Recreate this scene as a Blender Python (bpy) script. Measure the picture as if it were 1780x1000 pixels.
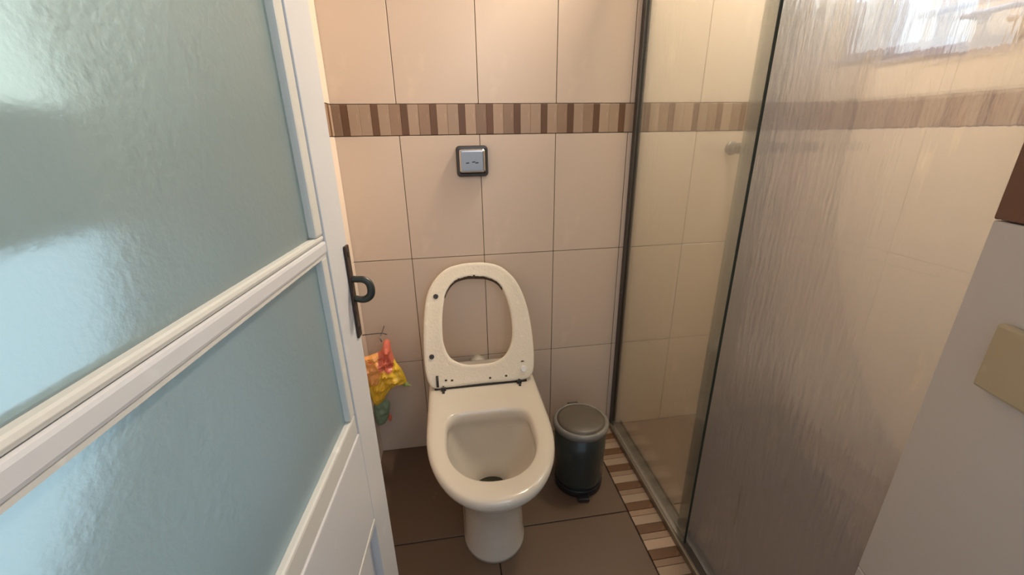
import bpy, bmesh, math, random
from mathutils import Vector, Matrix
random.seed(7)
for o in list(bpy.data.objects): bpy.data.objects.remove(o)
S = bpy.context.scene; COL = S.collection
PI = math.pi

# ------------------------------------------------------------------ camera, light, exposure
F, YAW, PIT, ROL = 715.43, 0.14838, 0.35294, -0.015726
CAMP = Vector((0, -1.4096, 1.1941))
def cam_axes():
    cy, sy, cp, sp = math.cos(YAW), math.sin(YAW), math.cos(PIT), math.sin(PIT)
    f = Vector((sy*cp, cy*cp, -sp)); r = Vector((cy, -sy, 0)); u = r.cross(f)
    cr, sr = math.cos(ROL), math.sin(ROL)
    return cr*r + sr*u, -sr*r + cr*u, f
r_, u_, f_ = cam_axes()
cd = bpy.data.cameras.new('camera'); cam = bpy.data.objects.new('camera', cd); COL.objects.link(cam)
cam.matrix_world = Matrix(((r_.x, u_.x, -f_.x, CAMP.x), (r_.y, u_.y, -f_.y, CAMP.y), (r_.z, u_.z, -f_.z, CAMP.z), (0, 0, 0, 1)))
cd.sensor_width = 36; cd.lens = 36*F/1780; cd.clip_start = 0.02
S.camera = cam
S.view_settings.view_transform = 'Standard'; S.view_settings.look = 'None'
S.view_settings.gamma = 1; S.view_settings.use_curve_mapping = False
S.view_settings.exposure = 0.0
W = bpy.data.worlds.new('world'); S.world = W; W.use_nodes = True
W.node_tree.nodes['Background'].inputs[0].default_value = (0.72, 0.84, 1.0, 1)
W.node_tree.nodes['Background'].inputs[1].default_value = .7
def area(name, loc, target, w, h, power, color):
    l = bpy.data.lights.new(name, 'AREA'); l.shape = 'RECTANGLE'; l.size = w; l.size_y = h; l.energy = power; l.color = color
    o = bpy.data.objects.new(name, l); COL.objects.link(o); o.location = loc
    o.rotation_euler = (Vector(target) - Vector(loc)).to_track_quat('-Z', 'Y').to_euler(); return o
# warm ceiling lamp over the shower, daylight in the shower window, daylight of the hall behind the doorway
area('ceiling_lamp_light', (0.83, -0.19, 2.33), (0.83, -0.19, 0), 0.22, 0.22, 52, (1.0, 0.865, 0.71))
area('window_daylight', (1.47, -0.16, 1.72), (0.3, -0.55, 0.9), 0.20, 0.50, 9, (0.72, 0.88, 1.0))
area('hall_daylight', (0.42, -1.95, 1.7), (-0.15, -0.8, 1.0), 0.5, 0.7, 4.2, (0.72, 0.85, 1.0))

# ------------------------------------------------------------------ materials
def mat(name, base=(.8, .8, .8), rough=.5, metal=0, noise=0.0, nscale=20, col2=None, bump=0.0, bscale=60, rnd=0.0, coat=0, spec=.5, stretch=(1, 1, 1)):
    m = bpy.data.materials.new(name); m.use_nodes = True; nt = m.node_tree; b = nt.nodes['Principled BSDF']
    b.inputs['Base Color'].default_value = (*base, 1); b.inputs['Roughness'].default_value = rough
    b.inputs['Metallic'].default_value = metal; b.inputs['Coat Weight'].default_value = coat
    b.inputs['Specular IOR Level'].default_value = spec
    tc = nt.nodes.new('ShaderNodeTexCoord'); mp = nt.nodes.new('ShaderNodeMapping'); mp.inputs['Scale'].default_value = stretch
    oi = nt.nodes.new('ShaderNodeObjectInfo')
    nt.links.new(tc.outputs['Object'], mp.inputs[0])
    last = None
    if noise or col2:
        n = nt.nodes.new('ShaderNodeTexNoise'); n.inputs['Scale'].default_value = nscale; n.inputs['Detail'].default_value = 4
        nt.links.new(mp.outputs[0], n.inputs['Vector'])
        rp = nt.nodes.new('ShaderNodeMapRange'); rp.inputs[1].default_value = .7; rp.inputs[2].default_value = .65
        nt.links.new(n.outputs['Fac'], rp.inputs[0])
        mx = nt.nodes.new('ShaderNodeMix'); mx.data_type = 'RGBA'
        mx.inputs[6].default_value = (*base, 1)
        mx.inputs[7].default_value = (*(col2 or [c*(1-noise) for c in base]), 1)
        nt.links.new(rp.outputs[0], mx.inputs[0]); last = mx.outputs[2]
    if rnd:
        h = nt.nodes.new('ShaderNodeHueSaturation'); mr = nt.nodes.new('ShaderNodeMapRange')
        mr.inputs[3].default_value = 1-rnd; mr.inputs[4].default_value = 1+rnd
        nt.links.new(oi.outputs['Random'], mr.inputs[0]); nt.links.new(mr.outputs[0], h.inputs['Value'])
        if last: nt.links.new(last, h.inputs['Color'])
        else: h.inputs['Color'].default_value = (*base, 1)
        last = h.outputs[0]
    if last: nt.links.new(last, b.inputs['Base Color'])
    if bump:
        n2 = nt.nodes.new('ShaderNodeTexNoise'); n2.inputs['Scale'].default_value = bscale
        nt.links.new(mp.outputs[0], n2.inputs['Vector'])
        bp = nt.nodes.new('ShaderNodeBump'); bp.inputs['Strength'].default_value = bump; bp.inputs['Distance'].default_value = .002
        nt.links.new(n2.outputs['Fac'], bp.inputs['Height']); nt.links.new(bp.outputs[0], b.inputs['Normal'])
    return m
M = {}
M['tile'] = mat('cream_wall_tile', (.71, .57, .45), .32, noise=.06, nscale=5, bump=.05, bscale=8, rnd=.03)
M['grout'] = mat('dark_grout', (.19, .13, .09), .8, noise=.3, nscale=30)
M['mos_d'] = mat('mosaic_dark_brown', (.21, .10, .045), .4, noise=.3, nscale=40, rnd=.12)
M['mos_m'] = mat('mosaic_mid_brown', (.37, .235, .15), .4, noise=.2, nscale=50, rnd=.15, stretch=(3, 3, .4))
M['mos_l'] = mat('mosaic_beige', (.48, .335, .23), .4, noise=.15, nscale=50, rnd=.12, stretch=(3, 3, .4))
M['floor'] = mat('brown_floor_tile', (.19, .118, .075), .42, noise=.25, nscale=9, bump=.05, bscale=30, rnd=.06)
M['fgrout'] = mat('floor_grout', (.035, .022, .015), .9)
M['plaster'] = mat('white_ceiling_paint', (.78, .75, .70), .8, noise=.04, nscale=6)
M['hall'] = mat('entry_wall_paint', (.62, .58, .52), .8, noise=.05, nscale=5)
M['pier'] = mat('grey_white_pier_paint', (.52, .48, .45), .45, noise=.07, nscale=7, bump=.08, bscale=25)
M['piermos'] = mat('pier_brown_tile', (.17, .075, .045), .5, noise=.25, nscale=30)
M['plate'] = mat('beige_plate', (.42, .34, .22), .5, noise=.08, nscale=20)
M['paint'] = mat('white_door_paint', (.60, .59, .58), .38, noise=.07, nscale=18, bump=.12, bscale=35)
M['bead'] = mat('cream_glazing_bead', (.62, .60, .54), .4, noise=.12, nscale=25)
M['ceram'] = mat('cream_ceramic', (.66, .59, .49), .16, noise=.04, nscale=6, coat=.3)
M['seat'] = mat('worn_seat_underside', (.83, .75, .61), .5, noise=.12, nscale=45, col2=(.76, .67, .53), bump=.6, bscale=130)
M['seatdirt'] = mat('stained_seat_edge', (.10, .06, .035), .8, noise=.4, nscale=60)
M['dark'] = mat('dark_metal', (.035, .03, .027), .45, noise=.2, nscale=40)
M['bronze'] = mat('aged_bronze', (.085, .05, .033), .5, metal=.4, noise=.35, nscale=35)
M['lever'] = mat('dark_green_grey_metal', (.075, .075, .062), .4, metal=.5, noise=.3, nscale=50)
M['alu'] = mat('dull_aluminium', (.36, .31, .24), .35, metal=.7, noise=.2, nscale=25)
M['aludark'] = mat('darkened_aluminium', (.13, .11, .09), .4, metal=.5, noise=.3, nscale=25)
M['chrome'] = mat('chrome', (.50, .45, .41), .25, metal=1, noise=.1, nscale=30)
M['chromedark'] = mat('dark_bezel', (.07, .06, .055), .3, metal=.6)
M['seal'] = mat('dark_edge_seal', (.02, .028, .018), .5)
M['binbody'] = mat('smoky_teal_plastic', (.045, .055, .048), .28, noise=.3, nscale=6, coat=.3)
M['binbase'] = mat('black_plastic', (.018, .014, .016), .45)
M['binlid'] = mat('grey_brown_plastic_lid', (.13, .105, .08), .35, noise=.15, nscale=8)
M['binrim'] = mat('grey_lid_rim', (.22, .20, .175), .3, noise=.1, nscale=12)
M['water'] = mat('bowl_water', (.035, .03, .02), .08)
M['bag_y'] = mat('yellow_bag_film', (.93, .44, .02), .3, col2=(.95, .58, .05), nscale=30, bump=.3, bscale=40)
M['bag_o'] = mat('orange_bag_film', (.88, .24, .04), .3, col2=(.92, .42, .12), nscale=28, bump=.3, bscale=40)
M['bag_r'] = mat('red_bag_film', (.60, .07, .035), .3, col2=(.72, .17, .10), nscale=30, bump=.3, bscale=40)
M['bag_g'] = mat('green_bag_film', (.22, .38, .06), .35, col2=(.45, .50, .15), nscale=30)
M['bag_t'] = mat('teal_bag_film', (.17, .27, .22), .35, col2=(.22, .30, .18), nscale=25, bump=.3, bscale=40)
M['wire'] = mat('grey_wire', (.16, .14, .13), .4, metal=.6)
M['lampw'] = mat('lamp_housing', (.8, .78, .74), .5)
M['winframe'] = mat('window_frame', (.17, .16, .26), .4)

def emis(name, c, s):
    m = bpy.data.materials.new(name); m.use_nodes = True; nt = m.node_tree; nt.nodes.clear()
    e = nt.nodes.new('ShaderNodeEmission'); e.inputs[0].default_value = (*c, 1); e.inputs[1].default_value = s
    o = nt.nodes.new('ShaderNodeOutputMaterial'); nt.links.new(e.outputs[0], o.inputs[0]); return m
M['winglass'] = emis('daylit_window_glass', (.78, .86, 1.0), 3.2)
M['glowlow'] = emis('added_blue_glow_pane', (.66, .80, .95), 1.65)  # added glow behind the frosted door, bluish lower zone
M['glowup'] = emis('added_grey_glow_pane', (.84, .86, .80), 2.0)  # added glow behind the frosted door, greyer upper zone
M['winwood'] = mat('added_window_frame', (.25, .22, .18), .6, noise=.2, nscale=20)  # frame of the added window behind the door
M['lampglow'] = emis('lamp_diffuser', (1, .82, .6), 8)

def glass(name, tint, clear, rough, film, filmcol, bscale, bstretch, bstr, gloss=.12, grough=.08, bdist=.004, patch=None):
    """thin pane: clear view through + rough refraction + a diffuse limescale film + a glossy face"""
    m = bpy.data.materials.new(name); m.use_nodes = True; nt = m.node_tree; nt.nodes.clear(); N = nt.nodes.new; L = nt.links.new
    tc = N('ShaderNodeTexCoord'); mp = N('ShaderNodeMapping'); mp.inputs['Scale'].default_value = bstretch; L(tc.outputs['Object'], mp.inputs[0])
    n = N('ShaderNodeTexNoise'); n.inputs['Scale'].default_value = bscale; n.inputs['Detail'].default_value = 3; L(mp.outputs[0], n.inputs['Vector'])
    bp = N('ShaderNodeBump'); bp.inputs['Strength'].default_value = bstr; bp.inputs['Distance'].default_value = bdist; L(n.outputs['Fac'], bp.inputs['Height'])
    tr = N('ShaderNodeBsdfTransparent'); tr.inputs[0].default_value = (*tint, 1)
    rf = N('ShaderNodeBsdfRefraction'); rf.inputs['Color'].default_value = (*tint, 1); rf.inputs['Roughness'].default_value = rough; rf.inputs['IOR'].default_value = 1.12
    L(bp.outputs[0], rf.inputs['Normal'])
    m1 = N('ShaderNodeMixShader'); m1.inputs[0].default_value = 1-clear; L(tr.outputs[0], m1.inputs[1]); L(rf.outputs[0], m1.inputs[2])
    df = N('ShaderNodeBsdfDiffuse'); df.inputs[0].default_value = (*filmcol, 1)
    tl = N('ShaderNodeBsdfTranslucent'); tl.inputs[0].default_value = (*filmcol, 1)
    L(bp.outputs[0], df.inputs['Normal'])
    md = N('ShaderNodeMixShader'); md.inputs[0].default_value = .5; L(df.outputs[0], md.inputs[1]); L(tl.outputs[0], md.inputs[2])
    m2 = N('ShaderNodeMixShader'); L(m1.outputs[0], m2.inputs[1]); L(md.outputs[0], m2.inputs[2])
    if patch:
        pn = N('ShaderNodeTexNoise'); pn.inputs['Scale'].default_value = patch[0]; pn.inputs['Detail'].default_value = 5
        pm = N('ShaderNodeMapping'); pm.inputs['Scale'].default_value = patch[1]; L(tc.outputs['Object'], pm.inputs[0]); L(pm.outputs[0], pn.inputs['Vector'])
        mr = N('ShaderNodeMapRange'); mr.inputs[1].default_value = .7; mr.inputs[2].default_value = .65
        mr.inputs[3].default_value = film*(1-patch[2]); mr.inputs[4].default_value = film*(1+patch[2])
        L(pn.outputs['Fac'], mr.inputs[0]); L(mr.outputs[0], m2.inputs[0])
    else: m2.inputs[0].default_value = film
    gl = N('ShaderNodeBsdfGlossy'); gl.inputs['Roughness'].default_value = grough; L(bp.outputs[0], gl.inputs['Normal'])
    fr = N('ShaderNodeFresnel'); fr.inputs[0].default_value = 1.45
    mm = N('ShaderNodeMath'); mm.operation = 'MULTIPLY'; mm.inputs[1].default_value = gloss; L(fr.outputs[0], mm.inputs[0])
    m3 = N('ShaderNodeMixShader'); L(mm.outputs[0], m3.inputs[0]); L(m2.outputs[0], m3.inputs[1]); L(gl.outputs[0], m3.inputs[2])
    o = N('ShaderNodeOutputMaterial'); L(m3.outputs[0], o.inputs[0]); return m
M['pane'] = glass('clear_shower_glass', (.91, .93, .89), .93, .06, .05, (.60, .55, .48), 30, (1, 3, .5), .15, gloss=.6, patch=(6, (1, 3, 1), .5))
M['slide'] = glass('limescaled_shower_glass', (.77, .79, .765), .50, .09, .125, (.60, .58, .64), 40, (1, 2.4, .35), .65, gloss=.8, grough=.16, bdist=.003, patch=(7, (1, 5, .7), .6))
M['frost'] = glass('frosted_door_glass', (.86, .96, .95), .0, .35, .38, (.56, .66, .65), 170, (1, 1, 1), .22, gloss=1.0, grough=.30, bdist=.002)

# ------------------------------------------------------------------ mesh helpers
def finish(o, smooth=False):
    if smooth:
        for p in o.data.polygons: p.use_smooth = True
    return o
def link(name, me, m, parent=None, smooth=False):
    if m is not None and not me.materials: me.materials.append(m)
    o = bpy.data.objects.new(name, me); COL.objects.link(o)
    if parent: o.parent = parent
    return finish(o, smooth)
def bm_box(bm, x0, x1, y0, y1, z0, z1, bev=0, mi=0):
    r = bmesh.ops.create_cube(bm, size=1)
    vs = r['verts']
    for v in vs: v.co = Vector(((x0+x1)/2 + v.co.x*(x1-x0), (y0+y1)/2 + v.co.y*(y1-y0), (z0+z1)/2 + v.co.z*(z1-z0)))
    fs = list({f for v in vs for f in v.link_faces})
    if bev:
        es = list({e for v in vs for e in v.link_edges})
        r = bmesh.ops.bevel(bm, geom=es, offset=bev, segments=2, affect='EDGES', profile=.6)
        fs = r['faces'] + [f for f in fs if f.is_valid]
    for f in fs:
        if f.is_valid: f.material_index = mi
def mesh_of(bm, name='m'):
    bmesh.ops.recalc_face_normals(bm, faces=bm.faces)
    me = bpy.data.meshes.new(name); bm.to_mesh(me); bm.free(); return me
def box(name, x0, x1, y0, y1, z0, z1, m, parent=None, bev=0):
    bm = bmesh.new(); bm_box(bm, x0, x1, y0, y1, z0, z1, bev); return link(name, mesh_of(bm, name), m, parent)
def tube(bm, pts, rad, seg=12, closed=False):
    pts = [Vector(p) for p in pts]; n = len(pts); rings = []
    prev = None
    for i, p in enumerate(pts):
        if closed: t = pts[(i+1) % n] - pts[i-1]
        else: t = pts[min(i+1, n-1)] - pts[max(i-1, 0)]
        t.normalize()
        a = prev if prev and abs(prev.dot(t)) < .95 else (Vector((0, 0, 1)) if abs(t.z) < .9 else Vector((1, 0, 0)))
        a = (a - a.dot(t)*t).normalized(); prev = a; b = t.cross(a)
        rr = rad[i] if isinstance(rad, (list, tuple)) else rad
        rings.append([bm.verts.new(p + rr*(math.cos(2*PI*k/seg)*a + math.sin(2*PI*k/seg)*b)) for k in range(seg)])
    m = n if closed else n-1
    for i in range(m):
        A, B = rings[i], rings[(i+1) % n]
        for k in range(seg): bm.faces.new((A[k], A[(k+1) % seg], B[(k+1) % seg], B[k]))
    if not closed: bm.faces.new(rings[0]); bm.faces.new(rings[-1])
def lathe(bm, prof, cx=0, cy=0, seg=40, cap=(True, True)):
    rings = [[bm.verts.new((cx+r*math.cos(2*PI*k/seg), cy+r*math.sin(2*PI*k/seg), z)) for k in range(seg)] for r, z in prof]
    for A, B in zip(rings, rings[1:]):
        for k in range(seg): bm.faces.new((A[k], A[(k+1) % seg], B[(k+1) % seg], B[k]))
    if cap[0]: bm.faces.new(rings[0])
    if cap[1]: bm.faces.new(rings[-1])
def empty(name, loc=(0, 0, 0), rz=0):
    o = bpy.data.objects.new(name, None); COL.objects.link(o); o.location = loc; o.rotation_euler.z = rz; o.empty_display_size = .05; return o
def tag(o, label, cat, group=None):
    o['label'] = label; o['category'] = cat
    if group: o['group'] = group
    return o
def struct(o): o['kind'] = 'structure'; return o

# ------------------------------------------------------------------ room shell
XL, XR, YF, ZC = -0.333, 1.485, -1.62, 2.42
A0, TW, TH, BB, BT = -0.1377, 0.2505, 0.40, 1.20, 1.29
G = 0.0011
_cache = {}
def piece(name, w, d, h, m, parent, loc, key):
    """a tile w x d x h whose centre is at loc; alike ones share their mesh"""
    k = (round(w, 4), round(d, 4), round(h, 4), key)
    if k not in _cache:
        bm = bmesh.new(); bm_box(bm, -w/2, w/2, -d/2, d/2, -h/2, h/2, 0)
        t = min(w, d, h)
        bmesh.ops.bevel(bm, geom=[e for e in bm.edges], offset=min(.0009, t*.3), segments=1, affect='EDGES')
        me = mesh_of(bm, name); me.materials.append(m); _cache[k] = me
    o = bpy.data.objects.new(name, _cache[k]); COL.objects.link(o); o.location = loc; o.parent = parent
    return o
def spans(lo, hi, org, step):
    k = math.floor((lo-org)/step); out = []
    while org+k*step < hi-1e-6:
        a, b = max(lo, org+k*step), min(hi, org+(k+1)*step)
        if b-a > .012: out.append((a, b))
        k += 1
    return out
rows = [(0, .4), (.4, .8), (.8, BB), (BT, BT+.4), (BT+.4, BT+.8), (BT+.8, ZC)]
def tile_face(wall, axis, lo, hi, org, plane, sgn, hole=None, rowset=rows, borg=None):
    """tiles proud of the plane; axis 0: wall runs in x, 1: in y; sgn: side the room is on"""
    T = .004
    def put(nm, a, b, z0, z1, m, key, th=T, j=0):
        w, h = b-a-2*G, z1-z0-2*G
        if w < .004 or h < .004: return
        c = (a+b)/2; n = plane+sgn*(th/2 - .0005 + j)
        if axis == 0: piece(nm, w, th, h, m, wall, (c, n, (z0+z1)/2), key)
        else: piece(nm, th, w, h, m, wall, (n, c, (z0+z1)/2), key)
    for z0, z1 in rowset:
        for a, b in spans(lo, hi, org, TW):
            if hole:
                ha, hb, hz0, hz1 = hole
                if b > ha and a < hb and z1 > hz0 and z0 < hz1:
                    if a < ha: put('wall_tile', a, ha, z0, z1, M['tile'], 'wt')
                    if b > hb: put('wall_tile', hb, b, z0, z1, M['tile'], 'wt')
                    A, B = max(a, ha), min(b, hb)
                    if z0 < hz0: put('wall_tile', A, B, z0, hz0, M['tile'], 'wt')
                    if z1 > hz1: put('wall_tile', A, B, hz1, z1, M['tile'], 'wt')
                    continue
            put('wall_tile', a, b, z0, z1, M['tile'], 'wt', j=random.uniform(0, .0004))
    P = .0881
    o = (borg if borg is not None else -.293) - .0105
    k = math.floor((lo-o)/P)-1
    while o+k*P < hi:
        for a, b, m, nm in ((0, .021, 'mos_d', 'mosaic_strip'), (.021, .054, 'mos_l', 'mosaic_strip'), (.054, .0881, 'mos_m' if (k*7) % 3 else 'mos_l', 'mosaic_strip')):
            x0, x1 = max(lo, o+k*P+a), min(hi, o+k*P+b)
            if hole and x1 > hole[0] and x0 < hole[1] and hole[2] < BT and hole[3] > BB: continue
            if x1-x0 > .006:
                g = G; w = x1-x0
                put(nm, x0-.001, x1+.001, BB, BT, M[m], m, th=.0044, j=random.uniform(0, .0005))
        k += 1

wb = struct(box('wall_back', XL-.1, XR+.1, 0, .1, -.05, ZC, M['grout']))
tile_face(wb, 0, XL, XR, A0, 0, -1)
LY0, LY1, LZ0, LZ1 = -1.52, -.84, .72, 1.80
bm = bmesh.new()
bm_box(bm, XL-.1, XL, YF, LY0, -.05, ZC); bm_box(bm, XL-.1, XL, LY1, 0, -.05, ZC)
bm_box(bm, XL-.1, XL, LY0, LY1, -.05, LZ0); bm_box(bm, XL-.1, XL, LY0, LY1, LZ1, ZC)
wl = struct(link('wall_left', mesh_of(bm), M['grout']))
tile_face(wl, 1, YF, -.004, -.004, XL, 1, hole=(LY0, LY1, LZ0, LZ1), borg=-.30)
lw = struct(empty('added_window', (XL-.03, (LY0+LY1)/2, LZ0)))  # invented window, added to brighten the frosted door glass from behind
bm = bmesh.new(); y0, y1, h, t = LY0-lw.location.y, LY1-lw.location.y, LZ1-LZ0, .03
bm_box(bm, -.025, .028, y0, y1, 0, t, .003); bm_box(bm, -.025, .028, y0, y1, h-t, h, .003)
bm_box(bm, -.025, .028, y0, y0+t, t, h-t, .003); bm_box(bm, -.025, .028, y1-t, y1, t, h-t, .003)
bm_box(bm, -.025, .028, y0+t, y1-t, 1.115-LZ0, 1.225-LZ0, .003)  # broad bar of the added window, makes the dark band in the door glass
link('window_frame', mesh_of(bm), M['winwood'], lw)
box('window_pane', -.004, .004, y0+t, y1-t, t, 1.115-LZ0, M['glowlow'], lw)
box('window_pane', -.004, .004, y0+t, y1-t, 1.225-LZ0, h-t, M['glowup'], lw)
# right wall of the shower with the window opening
WY0, WY1, WZ0, WZ1 = -.285, -.035, 1.415, 2.00
bm = bmesh.new()
bm_box(bm, XR, XR+.1, YF, WY0, -.05, ZC); bm_box(bm, XR, XR+.1, WY1, 0, -.05, ZC)
bm_box(bm, XR, XR+.1, WY0, WY1, -.05, WZ0); bm_box(bm, XR, XR+.1, WY0, WY1, WZ1, ZC)
wr = struct(link('wall_right', mesh_of(bm), M['grout']))
tile_face(wr, 1, YF, -.004, -.004, XR, -1, hole=(WY0, WY1, WZ0, WZ1), borg=-.30)
win = struct(empty('window_1', (XR+.05, (WY0+WY1)/2, WZ0)))
bm = bmesh.new(); y0, y1, h = WY0-win.location.y, WY1-win.location.y, WZ1-WZ0
t = .016
bm_box(bm, -.03, .03, y0, y1, 0, t, .003); bm_box(bm, -.03, .03, y0, y1, h-t, h, .003)
bm_box(bm, -.03, .03, y0, y0+t, t, h-t, .003); bm_box(bm, -.03, .03, y1-t, y1, t, h-t, .003)
bm_box(bm, -.02, .02, y0+t, y1-t, h*.5-.01, h*.5+.01, .003)
link('window_frame', mesh_of(bm), M['winframe'], win)
box('window_pane', -.004, .004, y0+t, y1-t, t, h*.5-.01, M['winglass'], win)
box('window_pane', -.004, .004, y0+t, y1-t, h*.5+.01, h-t, M['winglass'], win)
box('window_sill', -.062, .0, y0-.01, y1+.01, -.012, .0005, M['winframe'], win, .002)

# front wall with the doorway the photographer stands in
bm = bmesh.new()
bm_box(bm, XL-.1, -.325, YF-.1, YF, -.05, ZC); bm_box(bm, .56, XR+.1, YF-.1, YF, -.05, ZC); bm_box(bm, -.325, .56, YF-.1, YF, 2.12, ZC)
struct(link('wall_front', mesh_of(bm), M['hall']))
struct(box('ceiling', XL-.1, XR+.1, YF-.1, .1, ZC, ZC+.06, M['plaster']))

# floor: slab, big brown tiles, patterned strip beside the shower rail
fl = struct(box('floor', XL-.1, XR+.1, YF-.8, .1, -.10, -.004, M['fgrout']))
FX = [XL, .08, .5285]; FY = [0, -.436, -.886, -1.336, YF-.3]
for i in range(2):
    for j in range(4):
        a, b = FX[i], FX[i+1]; c, d = FY[j+1], FY[j]
        piece('floor_tile', b-a-.004, d-c-.004, .006, M['floor'], fl, ((a+b)/2, (c+d)/2, -.003), 'ft')
for a, b in ((.655, 1.07), (1.07, XR)):
    for j in range(4):
        c, d = FY[j+1], FY[j]
        if j == 3: c = YF
        piece('floor_tile', b-a-.004, d-c-.004, .006, M['floor'], fl, ((a+b)/2, (c+d)/2, -.003), 'ft')
P = .0868; k = 0; y = -.004
while y > YF:
    for w, m in ((.022, 'mos_m'), (.033, 'mos_l'), (.0318, 'mos_d')):
        if y-w < YF: break
        piece('mosaic_strip', .094, w-.0012, .0066, M[m], fl, (.5775, y-w/2, -.0027+random.uniform(0, .0003)), 'fm'+m)
        y -= w
    else: continue
    break

# pier beside the camera: grey-white, brown tile course near the top, caulked joint low down
PAZ = math.radians(15); pt = Vector((math.sin(PAZ), math.cos(PAZ), 0)); pe = Vector((.648, -1.010, 0))
far = pe; near = pe - pt*.62
pier = struct(empty('wall_pier', (pe.x, pe.y, 0)))
def pier_part(name, z0, z1, m, off=0.0):
    bm = bmesh.new(); n = Vector((-pt.y, pt.x, 0))*off
    pts = [Vector((0, 0, 0))+n, (near-pe)+n, Vector((near.x-pe.x+.2, near.y-pe.y, 0)), Vector((.12, 0, 0)), ]
    lo = [bm.verts.new((p.x, p.y, z0)) for p in pts]; hi = [bm.verts.new((p.x, p.y, z1)) for p in pts]
    bm.faces.new(lo); bm.faces.new(hi)
    for i in range(4): bm.faces.new((lo[i], lo[(i+1) % 4], hi[(i+1) % 4], hi[i]))
    bmesh.ops.bevel(bm, geom=list(bm.edges), offset=.0015, segments=1, affect='EDGES')
    return link(name, mesh_of(bm), m, pier)
pier_part('pier_base', 0, .497, M['pier'])
pier_part('pier_panel', .499, 1.090, M['pier'])
pier_part('brown_tile_course', 1.092, 1.20, M['piermos'], .001)
pier_part('pier_head', 1.202, ZC-.001, M['pier'])
# beige switch plate on the pier
def pier_pt(s, z, off=0.0): return pe + pt*s + Vector((-pt.y, pt.x, 0))*off + Vector((0, 0, z))
sw = empty('switch_plate', pier_pt(-.112, .90), PI/2-PAZ+PI)
tag(sw, 'beige square plate fixed to the grey-white pier at the right edge of the view', 'plate')
sw.rotation_euler.z = -PAZ
bm = bmesh.new(); bm_box(bm, -.012, -.0005, -.050, .050, 0, .082, .003); link('cover', mesh_of(bm), M['plate'], sw)

# ------------------------------------------------------------------ toilet
TX = .070
toilet = tag(empty('toilet', (TX, 0, 0)), 'cream ceramic toilet with open bowl, seat raised against the tiled wall', 'toilet')
def rim_outline(z, s=1.0, yc=-.40, hw=.178, front=-.694, back=-.03, n=72, taper=1.0, pw=2.35):
    pts = []
    yb = yc
    m = n//2
    for i in range(m+1):                     # front half superellipse, right to left
        a = -PI*i/m
        c, s_ = math.cos(a), math.sin(a)
        x = hw*math.copysign(abs(c)**(2/pw), c); y = yb - (yb-front)*abs(s_)**(2/pw)
        pts.append((x, y))
    q = n-m-1                                 # back: left side, across, right side, slightly narrower
    side = q//3
    bw = hw*taper
    for i in range(1, side+1):
        t = i/(side+1); pts.append((-(hw+(bw-hw)*t), yb+(back-yb)*t))
    mid = q-2*side
    for i in range(mid):
        t = (i+.5)/mid; pts.append((-bw+2*bw*t, back))
    for i in range(1, side+1):
        t = 1-i/(side+1); pts.append(((hw+(bw-hw)*t), yb+(back-yb)*t))
    return [(x, y, z) for x, y in pts]
def inner_outline(z, yc, hw, hl_f, hl_b, n=72, pf=2.2, pb=4.0):
    pts = []
    for i in range(n):
        a = -2*PI*i/n
        c, s_ = math.cos(a), math.sin(a); p = pf if s_ < 0 else pb
        hl = hl_f if s_ < 0 else hl_b
        pts.append((hw*math.copysign(abs(c)**(2/p), c), yc+hl*math.copysign(abs(s_)**(2/p), s_), z))
    return pts
def loft(bm, loops, cap0=True, cap1=True, mi=0):
    rs = [[bm.verts.new(p) for p in L] for L in loops]
    for A, B in zip(rs, rs[1:]):
        n = len(A)
        for k in range(n):
            f = bm.faces.new((A[k], A[(k+1) % n], B[(k+1) % n], B[k])); f.material_index = mi
    if cap0: bm.faces.new(rs[0])
    if cap1: bm.faces.new(rs[-1])
    return rs
bm = bmesh.new()
outer = [rim_outline(0, hw=.094, yc=-.44, front=-.545, back=-.10, pw=2.0),
         rim_outline(.012, hw=.093, yc=-.44, front=-.545, back=-.10, pw=2.0),
         rim_outline(.03, hw=.088, yc=-.44, front=-.538, back=-.10, pw=2.0),
         rim_outline(.14, hw=.088, yc=-.44, front=-.540, back=-.09, pw=2.0),
         rim_outline(.20, hw=.096, yc=-.43, front=-.556, back=-.07, pw=2.05),
         rim_outline(.26, hw=.116, yc=-.42, front=-.592, back=-.05, pw=2.1),
         rim_outline(.31, hw=.142, yc=-.41, front=-.638, back=-.04, pw=2.15),
         rim_outline(.345, hw=.160, yc=-.40, front=-.670, back=-.032, pw=2.2),
         rim_outline(.360, hw=.168, yc=-.40, front=-.682, back=-.03, pw=2.2),
         rim_outline(.372, hw=.1765, yc=-.40, front=-.691, back=-.03, pw=2.2),
         rim_outline(.385, hw=.179, yc=-.40, front=-.694, back=-.03, pw=2.2),
         rim_outline(.394, hw=.1765, yc=-.40, front=-.691, back=-.032, pw=2.2),
         rim_outline(.399, hw=.169, yc=-.40, front=-.684, back=-.036, pw=2.2),
         rim_outline(.400, hw=.160, yc=-.40, front=-.675, back=-.045, pw=2.2)]
inner = [inner_outline(.400, -.46, .131, .170, .122, pb=5),
         inner_outline(.397, -.46, .126, .165, .117, pb=5),
         inner_outline(.385, -.46, .121, .160, .112, pb=5),
         inner_outline(.365, -.46, .121, .160, .112, pb=5),
         inner_outline(.355, -.46, .125, .165, .116, pb=5),
         inner_outline(.33, -.455, .122, .158, .116, pb=4.5),
         inner_outline(.28, -.450, .108, .135, .108, pb=4),
         inner_outline(.235, -.430, .086, .100, .075, pb=3.2),
         inner_outline(.205, -.412, .062, .065, .044, pb=2.6),
         inner_outline(.188, -.408, .046, .042, .028, pb=2.2),
         inner_outline(.150, -.408, .040, .036, .024, pb=2.0),
         inner_outline(.130, -.408, .020, .020, .018, pb=2.0)]
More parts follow.
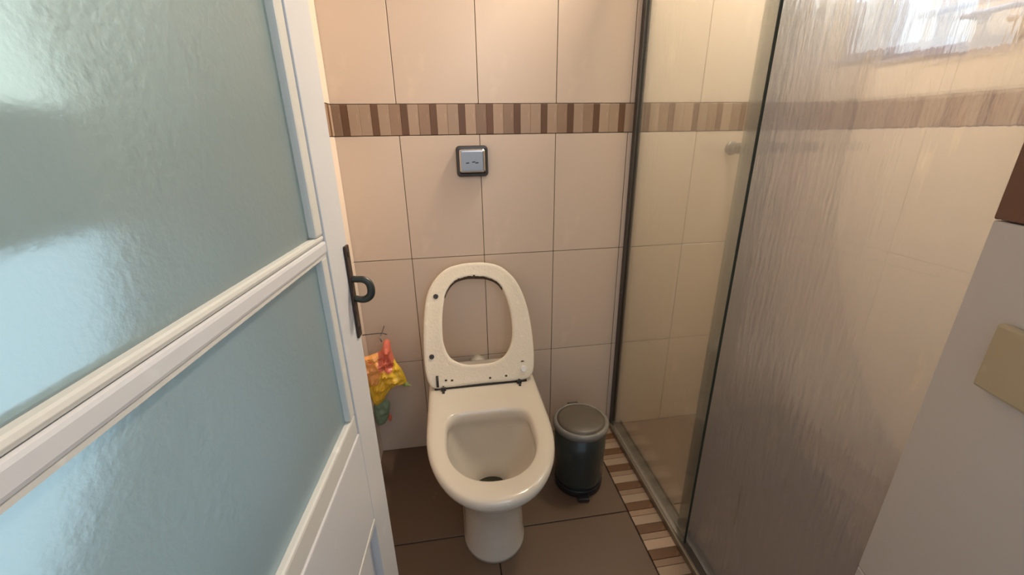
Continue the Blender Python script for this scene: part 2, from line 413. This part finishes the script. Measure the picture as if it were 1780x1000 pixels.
# rotate inner start so both loops begin at +x; outer also starts at +x going to the front
loft(bm, [[(x*1.022+.005, y, z) for x, y, z in L] for L in outer+inner], True, True)
tb = link('bowl', mesh_of(bm), M['ceram'], toilet, True)
bm = bmesh.new(); loft(bm, [inner_outline(.170, -.408, .0427, .0387, .0257, pb=2.1), inner_outline(.172, -.408, .043, .039, .026, pb=2.1)]); link('water', mesh_of(bm), M['water'], toilet)
# seat ring standing up, leaning on the wall
hinge = Vector((0, -.20, .415)); up = Vector((0, .165, .364)).normalized(); nn = -Vector((1, 0, 0)).cross(up)  # nn faces the wall
def spline(P, n, closed=True):
    out = []; m = len(P)
    for i in range(m):
        p0, p1, p2, p3 = P[i-1], P[i], P[(i+1) % m], P[(i+2) % m]
        for k in range(n):
            t = k/n
            out.append(tuple(.5*((2*p1[j])+(-p0[j]+p2[j])*t+(2*p0[j]-5*p1[j]+4*p2[j]-p3[j])*t*t+(-p0[j]+3*p1[j]-3*p2[j]+p3[j])*t**3) for j in range(len(p1))))
    return out
so = spline([(0, -.010), (.10, -.011), (.153, -.009), (.177, .008), (.186, .055), (.187, .13), (.181, .21), (.164, .285), (.138, .34), (.095, .383), (.045, .400), (0, .403),
             (-.045, .400), (-.095, .386), (-.136, .35), (-.163, .30), (-.177, .23), (-.184, .14), (-.184, .055), (-.174, .006), (-.153, -.012), (-.10, -.012)], 5)
si = spline([(0, .055), (.05, .058), (.088, .078), (.112, .12), (.119, .17), (.116, .23), (.103, .285), (.080, .327), (.045, .347), (.012, .352), (-.03, .353), (-.07, .34), (-.098, .305), (-.113, .25), (-.119, .19), (-.117, .13), (-.096, .082), (-.05, .058)], 5)
def resamp(P, n, a0):
    """points of closed curve P at n equal angles round (0,.2), by angle"""
    c = (0, .2); out = []
    A = sorted([(math.atan2(p[1]-c[1], p[0]-c[0]), math.hypot(p[0]-c[0], p[1]-c[1])) for p in P])
    A = [(A[-1][0]-2*PI, A[-1][1])] + A + [(A[0][0]+2*PI, A[0][1])]
    for i in range(n):
        a = -PI + 2*PI*(i+.5)/n
        for (a1, r1), (a2, r2) in zip(A, A[1:]):
            if a1 <= a <= a2:
                r = r1+(r2-r1)*(a-a1)/max(1e-9, a2-a1); break
        out.append((c[0]+r*math.cos(a), c[1]+r*math.sin(a)))
    return out
so = resamp(so, 144, 0); si = resamp(si, 144, 0)
def seat_loop(P, off, n, ins=0.0):
    c = (0, .2); out = []
    for (x, y) in P:
        d = math.hypot(x-c[0], y-c[1]); f = (d+ins)/d
        q = Vector((0, 0, 0)) + hinge + Vector((1, 0, 0))*((x-c[0])*f+c[0]) + up*((y-c[1])*f+c[1]) + nn*n
        out.append((q.x, q.y, q.z))
    return out
seat = None
bm = bmesh.new()
# underside (facing the camera, n = -.011) slightly dished, upper face rounded towards the wall
loops = [seat_loop(so, 0, -.008), seat_loop(so, 0, -.011, -.004), seat_loop(so, 0, -.010, -.012), seat_loop(si, 0, -.009, .012), seat_loop(si, 0, -.010, .004), seat_loop(si, 0, -.007, 0),
         seat_loop(si, 0, .004, 0), seat_loop(si, 0, .010, .010), seat_loop(so, 0, .011, -.012), seat_loop(so, 0, .004, 0)]
rs = loft(bm, loops, False, False)
A, B = rs[-1], rs[0]
for k in range(144): bm.faces.new((A[k], A[(k+1) % 144], B[(k+1) % 144], B[k]))
seat = link('seat', mesh_of(bm), M['seat'], toilet, True)
def on_seat(x, v, n): return Vector(hinge + Vector((1, 0, 0))*x + up*v + nn*n)
# dark stained, chipped band along the top inside edge and along the bottom edge
bm = bmesh.new()
pts = [(x, y) for x, y in si if y > .29 and -.105 < x < .095]; pts.sort()
for i in range(len(pts)-1):
    x0, y0 = pts[i]; x1, y1 = pts[i+1]
    th = .004+.006*abs(math.sin(i*1.9))*max(0, 1-abs(x0+.01)/.06)+.003*random.random()
    q = [on_seat(x0, y0-.0055, -.0065), on_seat(x1, y1-.0055, -.0065), on_seat(x1, y1+th-.005, -.0112), on_seat(x0, y0+th-.005, -.0112)]
    r = [on_seat(x0, y0-.0055, .004), on_seat(x1, y1-.0055, .004), on_seat(x1, y1+.002, .004), on_seat(x0, y0+.002, .004)]
    a = [bm.verts.new(p) for p in q]; b = [bm.verts.new(p) for p in r]
    bm.faces.new(a); bm.faces.new(b)
    for k in range(4): bm.faces.new((a[k], a[(k+1) % 4], b[(k+1) % 4], b[k]))
o = link('chipped_edge', mesh_of(bm), M['seatdirt'], seat)
o['label'] = 'dark chipped inner edge at the top of the seat'
# bumpers' dark sockets
def disc_on_seat(name, x, v, r, m, h=.003, flat=1.0):
    bm = bmesh.new(); seg = 16
    lo = [bm.verts.new(on_seat(x+r*math.cos(2*PI*k/seg), v+r*flat*math.sin(2*PI*k/seg), -.0095)) for k in range(seg)]
    hi = [bm.verts.new(on_seat(x+r*.8*math.cos(2*PI*k/seg), v+r*.8*flat*math.sin(2*PI*k/seg), -.0105-h)) for k in range(seg)]
    bm.faces.new(lo); bm.faces.new(hi)
    for k in range(seg): bm.faces.new((lo[k], lo[(k+1) % seg], hi[(k+1) % seg], hi[k]))
    return link(name, mesh_of(bm), m, seat)
disc_on_seat('bumper_socket', -.134, .295, .0085, M['dark'])
disc_on_seat('bumper_socket', -.160, .094, .0085, M['dark'])
b = disc_on_seat('bumper', .146, .026, .011, M['lampw'], .008); b['label'] = 'shiny pale bumper at the lower right of the seat'
disc_on_seat('bumper_socket', .145, .052, .006, M['seatdirt'], .001, .4)
for x, v in ((-.118, .012), (-.098, .010), (.085, .008), (.03, .006)): disc_on_seat('stain', x, v, .0045, M['seatdirt'], .0008, .8)
# hinge: rod, two brackets with bolts into the bowl shelf
bm = bmesh.new(); p0, p1 = on_seat(-.157, -.014, -.004), on_seat(.155, -.014, -.004)
tube(bm, [p0, p1], .0042, 10); link('hinge_rod', mesh_of(bm), M['dark'], toilet, True)
for s, x in ((-1, -.128), (1, .128)):
    bm = bmesh.new(); bm_box(bm, x-.008, x+.008, -.222, -.196, .399, .4105, .002); bm_box(bm, x-.004, x+.004, -.236, -.222, .399, .406, .001)
    tube(bm, [(x, -.209, .396), (x, -.209, .414)], .005, 10)
    link('hinge_bracket', mesh_of(bm), M['dark'], toilet)
bm = bmesh.new(); a = on_seat(-.146, -.008, -.0115); b2 = on_seat(-.146, .030, -.0115)
tube(bm, [a, b2], .0042, 10); link('hinge_arm', mesh_of(bm), M['dark'], toilet, True)
# flush pipe from the wall into the back of the bowl
bm = bmesh.new(); tube(bm, [(0, -.0045, .37), (0, -.02, .37), (0, -.045, .37)], [.034, .030, .026], 24); link('flush_pipe', mesh_of(bm), M['ceram'], toilet, True)

# ------------------------------------------------------------------ flush button on the wall
fb = tag(empty('flush_button', (.085, -.0045, 1.071)), 'square chrome flush button in a dark frame, on the wall above the toilet', 'flush button')
def rrect(w, h, r, n=6):
    out = []
    for cx, cy, a0 in ((w/2-r, h/2-r, 0), (-w/2+r, h/2-r, 90), (-w/2+r, -h/2+r, 180), (w/2-r, -h/2+r, 270)):
        for i in range(n+1):
            a = math.radians(a0+90*i/n); out.append((cx+r*math.cos(a), cy+r*math.sin(a)))
    return out
def plate_loops(w, h, r, specs, cz, bm):
    loft(bm, [[(x, y, cz+z) for x, z in rrect(w-2*i, h-2*i, max(r-i, .002))] for y, i in specs])
bm = bmesh.new(); plate_loops(.102, .096, .012, [(.001, 0), (-.012, 0), (-.017, .003), (-.018, .010), (-.012, .013)], .048, bm); link('bezel', mesh_of(bm), M['chromedark'], fb)
bm = bmesh.new(); plate_loops(.084, .074, .008, [(-.011, 0), (-.019, .001), (-.022, .005), (-.0225, .009)], .0495, bm); link('push_plate', mesh_of(bm), M['chrome'], fb, False)
for dx, dz in ((-.016, .043), (.004, .046), (.014, .043)):
    bm = bmesh.new(); tube(bm, [(dx-.005, -.0212, dz), (dx+.005, -.0212, dz+.001)], .0022, 8); link('engraved_mark', mesh_of(bm), M['chromedark'], fb)

# ------------------------------------------------------------------ open door with frosted glass
DAZ = math.radians(4.3); DW = .72
dx, dy = math.sin(DAZ), math.cos(DAZ)
E = Vector((-.1405, -.8345, 0)); DH = E - Vector((dx, dy, 0))*DW
door = struct(empty('door_1', (DH.x, DH.y, 0.008), -DAZ))
# local frame: +y along the leaf towards the free edge, +x towards the room, leaf between x=-.035 and 0
T = .035; H = 2.09
def dbx(bm, y0, y1, z0, z1, x0=-T, x1=0, bev=.002): bm_box(bm, x0, x1, y0, y1, z0-.008, z1-.008, bev)
bm = bmesh.new(); dbx(bm, DW-.072, DW, .008, H); link('stile', mesh_of(bm), M['paint'], door)
bm = bmesh.new(); dbx(bm, 0, .07, .008, H); link('stile', mesh_of(bm), M['paint'], door)
bm = bmesh.new(); dbx(bm, .0705, DW-.0725, 1.0665, 1.0815, bev=.003); mr = link('middle_rail', mesh_of(bm), M['paint'], door)
bm = bmesh.new(); dbx(bm, .0705, DW-.0725, .642, .803); link('lower_rail', mesh_of(bm), M['paint'], door)
bm = bmesh.new(); dbx(bm, .0705, DW-.0725, 2.0, H); link('top_rail', mesh_of(bm), M['paint'], door)
bm = bmesh.new(); dbx(bm, .0705, DW-.0725, .008, .14); link('bottom_rail', mesh_of(bm), M['paint'], door)
bm = bmesh.new(); dbx(bm, .0705, DW-.0725, .141, .6415, -.026, -.012); link('panel', mesh_of(bm), M['paint'], door)
# raised field of the panel with a bevelled edge
bm = bmesh.new(); dbx(bm, .13, DW-.125, .20, .585, -.0115, -.004, .005); link('panel_field', mesh_of(bm), M['paint'], door)
def bead(z0, z1, w=.016, lower_w=None, up_w=None):
    y0, y1 = .0705, DW-.0725; lw = lower_w or w; uw = up_w or w
    for a in ((y0, y1, z0, z0+lw), (y0, y1, z1-uw, z1), (y1-w, y1, z0+lw, z1-uw), (y0, y0+w, z0+lw, z1-uw)):
        bm = bmesh.new()
        ya, yb, za, zb = a
        # triangular bead: proud at the frame, falling to the glass
        bm_box(bm, -.016, -.0015, ya, yb, za-.008, zb-.008, .003)
        link('glazing_bead', mesh_of(bm), M['bead'], door)
bead(1.0820, 1.9995, .022, .0065); bead(.8035, 1.0660, .018, .032, .002)
bm = bmesh.new(); dbx(bm, .074, DW-.076, 1.086, 1.997, -.0140, -.0095, 0); g = link('glass_pane', mesh_of(bm), M['frost'], door); g['label'] = 'large upper frosted pane'
bm = bmesh.new(); dbx(bm, .074, DW-.076, .808, 1.064, -.0140, -.0095, 0); g = link('glass_pane', mesh_of(bm), M['frost'], door); g['label'] = 'small lower frosted pane'
# raised moulding round the sunk panel
bm = bmesh.new(); dbx(bm, .0705, DW-.0725, .632, .6415, -.0118, .001, .0015); link('panel_moulding', mesh_of(bm), M['bead'], door)
bm = bmesh.new(); bm_box(bm, 0, .0035, DW-.019, DW-.004, .917, 1.052, .0015)
pl = link('lock_plate', mesh_of(bm), M['bronze'], door); pl['label'] = 'narrow brown metal lock plate'
bm = bmesh.new(); cy = DW-.012; zc = .987
hp = spline([(.002, cy, zc+.015, .0045), (.010, cy, zc+.017, .0046), (.019, cy, zc+.016, .0048), (.025, cy, zc+.011, .0051), (.027, cy, zc+.002, .0054), (.025, cy, zc-.007, .0054), (.019, cy, zc-.012, .0052), (.012, cy, zc-.013, .0048), (.004, cy, zc-.011, .0044), (.002, cy, zc-.010, .004)], 5)[:46]
tube(bm, [q[:3] for q in hp], [q[3] for q in hp], 16)
hd = link('door_handle', mesh_of(bm), M['lever'], door, True); hd['label'] = 'dark curled metal handle'
for z in (1.040, .930):
    bm = bmesh.new(); tube(bm, [(.003, DW-.0115, z), (.0045, DW-.0115, z)], .0035, 10); link('screw', mesh_of(bm), M['dark'], pl)
for z in (.35, 1.75):
    bm = bmesh.new(); tube(bm, [(-.004, -.006, z), (-.004, -.006, z+.09)], .006, 12); link('hinge', mesh_of(bm), M['paint'], door)

# ------------------------------------------------------------------ shower enclosure
GX = .639; GH = 1.93
enc = tag(empty('shower_screen', (GX, 0, 0)), 'fixed clear glass shower panel held in a dark wall channel', 'shower screen')
bm = bmesh.new(); bm_box(bm, -.003, .003, -.592, -.008, .026, GH); link('glass_pane', mesh_of(bm), M['pane'], enc)
bm = bmesh.new(); bm_box(bm, -.0033, .0033, -.5945, -.5922, .026, GH, .0006); e = link('edge_seal', mesh_of(bm), M['seal'], enc); e['label'] = 'dark green polished edge'
bm = bmesh.new(); bm_box(bm, -.010, -.0045, -.026, -.006, .02, GH+.02, .001); bm_box(bm, .0045, .010, -.026, -.006, .02, GH+.02, .001); bm_box(bm, -.010, .010, -.0058, -.0046, .02, GH+.02, 0)
w = link('wall_channel', mesh_of(bm), M['aludark'], enc)
rail = tag(empty('shower_threshold_rail', (GX, 0, 0)), 'dull aluminium floor rail running under the shower glass', 'rail')
bm = bmesh.new(); bm_box(bm, -.016, -.006, -1.008, -.006, 0, .022, .003); link('front_lip', mesh_of(bm), M['alu'], rail)
bm = bmesh.new(); bm_box(bm, -.0055, .040, -1.008, -.006, 0, .009, .001); link('track', mesh_of(bm), M['aludark'], rail)
bm = bmesh.new(); bm_box(bm, .0405, .046, -1.008, -.006, 0, .020, .002); link('rear_lip', mesh_of(bm), M['aludark'], rail)
sl = tag(empty('sliding_shower_door', (GX+.022, 0, 0)), 'sliding glass shower door clouded with limescale, behind the fixed panel', 'shower door')
bm = bmesh.new(); bm_box(bm, -.004, .004, -1.006, -.525, .0125, GH); link('glass_pane', mesh_of(bm), M['slide'], sl)
bm = bmesh.new(); bm_box(bm, -.0045, .0045, -.5245, -.523, .0125, GH); link('edge', mesh_of(bm), M['pane'], sl)
top = tag(box('shower_header_rail', GX-.02, GX+.045, -1.008, -.006, GH+.022, GH+.06, M['alu'], None, .003), 'aluminium header rail above the shower glass, spanning wall to wall', 'rail')

# taps and pipe on the shower's back wall
for i, (x, lab) in enumerate(((1.005, 'round grey shower tap seen at the edge of the sliding glass'), (1.285, 'round grey shower tap blurred behind the limescaled glass, right of the pipe'))):
    tp = tag(empty('shower_tap', (x, -.0045, 1.142)), lab, 'tap', 'taps on the shower wall')
    bm = bmesh.new(); tube(bm, [(0, .001, 0), (0, -.004, 0), (0, -.010, 0)], [.024, .024, .012], 20); link('escutcheon', mesh_of(bm), M['lever'], tp, True)
    bm = bmesh.new(); tube(bm, [(0, -.010, 0), (0, -.045, 0)], .009, 14); link('stem', mesh_of(bm), M['aludark'], tp, True)
    bm = bmesh.new()
    if i == 0: tube(bm, [(0, -.030, 0), (0, -.040, 0), (0, -.062, 0), (0, -.068, 0)], [.014, .019, .017, .010], 16)
    else:
        tube(bm, [(0, -.038, 0), (0, -.044, 0), (0, -.064, 0), (0, -.069, 0)], [.013, .018, .017, .010], 16)
        tube(bm, [(-.024, -.055, 0), (.024, -.055, 0)], .013, 12)
    link('handle', mesh_of(bm), M['lever'], tp, True)
pp = tag(empty('shower_pipe', (1.235, -.03, .86)), 'thin grey riser pipe on the shower back wall', 'pipe')
bm = bmesh.new(); tube(bm, [(0, 0, 0), (0, 0, 1.1)], .010, 12); link('tube', mesh_of(bm), M['alu'], pp, True)
for z in (.04, .7, 1.05):
    bm = bmesh.new(); bm_box(bm, -.014, .014, -.014, .0262, z-.006, z+.006, .002); link('clip', mesh_of(bm), M['alu'], pp)
tr = tag(empty('towel_bar', (XR-.0045, -.62, 1.483)), 'grey horizontal bar on the right shower wall beside the window', 'bar')
bm = bmesh.new(); tube(bm, [(-.05, 0, 0), (-.05, .325, 0)], .0075, 12); link('bar', mesh_of(bm), M['winframe'], tr, True)
for y in (.012, .31):
    bm = bmesh.new(); tube(bm, [(.001, y, 0), (-.006, y, 0), (-.05, y, 0)], [.016, .012, .008], 14); link('bracket', mesh_of(bm), M['winframe'], tr, True)

# ------------------------------------------------------------------ pedal bin
bn = tag(empty('pedal_bin', (.403, -.278, 0)), 'small dark teal round pedal bin with a grey lid, standing between toilet and shower glass', 'bin')
bm = bmesh.new(); lathe(bm, [(.083, .028), (.085, .05), (.088, .15), (.0895, .247), (.0885, .2475)], seg=48); link('body', mesh_of(bm), M['binbody'], bn, True)
bm = bmesh.new(); lathe(bm, [(.078, .0), (.084, .004), (.0855, .026), (.0845, .0285)], seg=48); link('base_ring', mesh_of(bm), M['binbase'], bn, True)
bm = bmesh.new(); lathe(bm, [(.0865, .2485), (.0955, .2495), (.0965, .262), (.0935, .270), (.086, .2725), (.083, .2705)], seg=48); link('lid_rim', mesh_of(bm), M['binrim'], bn, True)
bm = bmesh.new(); lathe(bm, [(.0825, .266), (.0825, .271), (.070, .276), (.045, .2805), (.02, .282), (.002, .2823)], seg=48); link('lid', mesh_of(bm), M['binlid'], bn, True)
bm = bmesh.new(); bm_box(bm, -.018, .022, -.104, -.0825, .004, .016, .003); link('pedal', mesh_of(bm), M['binbase'], bn).rotation_euler.z = -.12
bm = bmesh.new(); bm_box(bm, -.02, .02, .0902, .103, .235, .268, .003); link('lid_hinge', mesh_of(bm), M['binbase'], bn)

# ------------------------------------------------------------------ bags hanging in the corner behind the door
def crumple(name, outline, thick, seed, m, parent=None, mats=None, zone=None, amp=.010, grid=20):
    """a pillow-like crumpled film bag: closed outline (x, z), pleats, thickness"""
    R = random.Random(seed); bm = bmesh.new()
    P = spline(outline, 6); n = len(P); cx = sum(p[0] for p in P)/n; cz = sum(p[1] for p in P)/n
    ph = [R.uniform(0, 6.28) for _ in range(8)]
    rings_f = []; rings_b = []; K = 9
    def dep(x, z, t, side):
        base = thick*math.sqrt(max(0, 1-t*t))
        w = amp*(math.sin(95*x+60*z+ph[0])+.8*math.sin(150*z-70*x+ph[1])+.6*math.sin(230*x+ph[2]+90*z)+.5*math.sin(260*z+ph[3]))*(1-t**6)
        return side*(base+.5*w) if side < 0 else side*base*.5
    for side, rings in ((-1, rings_f), (1, rings_b)):
        for j in range(K+1):
            t = 1-j/K*.98
            ring = []
            for (x, z) in P:
                X, Z = cx+(x-cx)*t, cz+(z-cz)*t
                ring.append(bm.verts.new((X, dep(X, Z, t, side), Z)))
            rings.append(ring)
    for rings in (rings_f, rings_b):
        for A, B in zip(rings, rings[1:]):
            for k in range(n): bm.faces.new((A[k], A[(k+1) % n], B[(k+1) % n], B[k]))
        bm.faces.new(rings[-1])
    bmesh.ops.remove_doubles(bm, verts=bm.verts, dist=.0004)
    me = mesh_of(bm)
    if mats:
        for q in mats: me.materials.append(q)
        for p in me.polygons: p.material_index = zone(p.center.x, p.center.z)
    return link(name, me, m, parent, False)
bg = tag(empty('plastic_bag', (-.255, -.085, .35)), 'crumpled yellow and red plastic packet hanging behind the door, beside the toilet', 'bag')
def zone(x, z):
    w = .012*math.sin(x*120)+.008*math.sin(z*90+x*50)
    if z+w > .085+.4*x: return 1 if x > -.022 else 0
    if z+w-.9*x > .075: return 0
    return 2
crumple('packet_body', [(-.085, .115), (-.05, .135), (-.012, .150), (.004, .188), (.022, .185), (.024, .145), (.034, .10), (.050, .07), (.062, .025), (.058, .008), (.025, .003), (-.005, -.020), (-.030, -.058), (-.060, -.07), (-.075, 0)], .026, 5,
        None, bg, [M['bag_o'], M['bag_r'], M['bag_y']], zone)
crumple('green_corner', [(.050, .014), (.064, .014), (.070, .006), (.078, -.004), (.060, -.004), (.048, .000)], .006, 2, M['bag_g'], bg, amp=.001)
bm = bmesh.new(); tube(bm, [(-.005, .079, .205), (-.005, .03, .205), (-.010, .0, .200), (-.004, -.004, .185)], .0022, 8); link('hook', mesh_of(bm), M['wire'], bg, True)
bm = bmesh.new(); tube(bm, [(-.070, .02, .205), (-.005, .02, .207), (.012, .02, .200)], .002, 8); link('hanger_wire', mesh_of(bm), M['wire'], bg, True)
b2 = tag(empty('teal_bag', (-.285, -.075, .21)), 'dull teal green plastic packet low behind the door, under the yellow one', 'bag')
crumple('packet_body', [(-.035, .07), (-.005, .082), (.022, .072), (.016, .03), (.008, .0), (-.012, -.025), (-.035, -.02)], .018, 9, M['bag_t'], b2, amp=.004)
crumple('red_tip', [(.012, .012), (.017, .018), (.022, .008), (.020, -.010), (.014, -.016), (.009, -.004)], .005, 3, M['bag_r'], b2, amp=.001)

# ------------------------------------------------------------------ ceiling lamp (the warm light above the shower)
cl = tag(empty('ceiling_lamp', (.83, -.19, ZC)), 'round warm white ceiling lamp above the shower', 'lamp')
bm = bmesh.new(); lathe(bm, [(.13, -.0005), (.13, -.02), (.12, -.03)]); link('housing', mesh_of(bm), M['lampw'], cl)
bm = bmesh.new(); lathe(bm, [(.115, -.0305), (.11, -.05), (.07, -.07), (.01, -.078)]); link('diffuser', mesh_of(bm), M['lampglow'], cl, True)
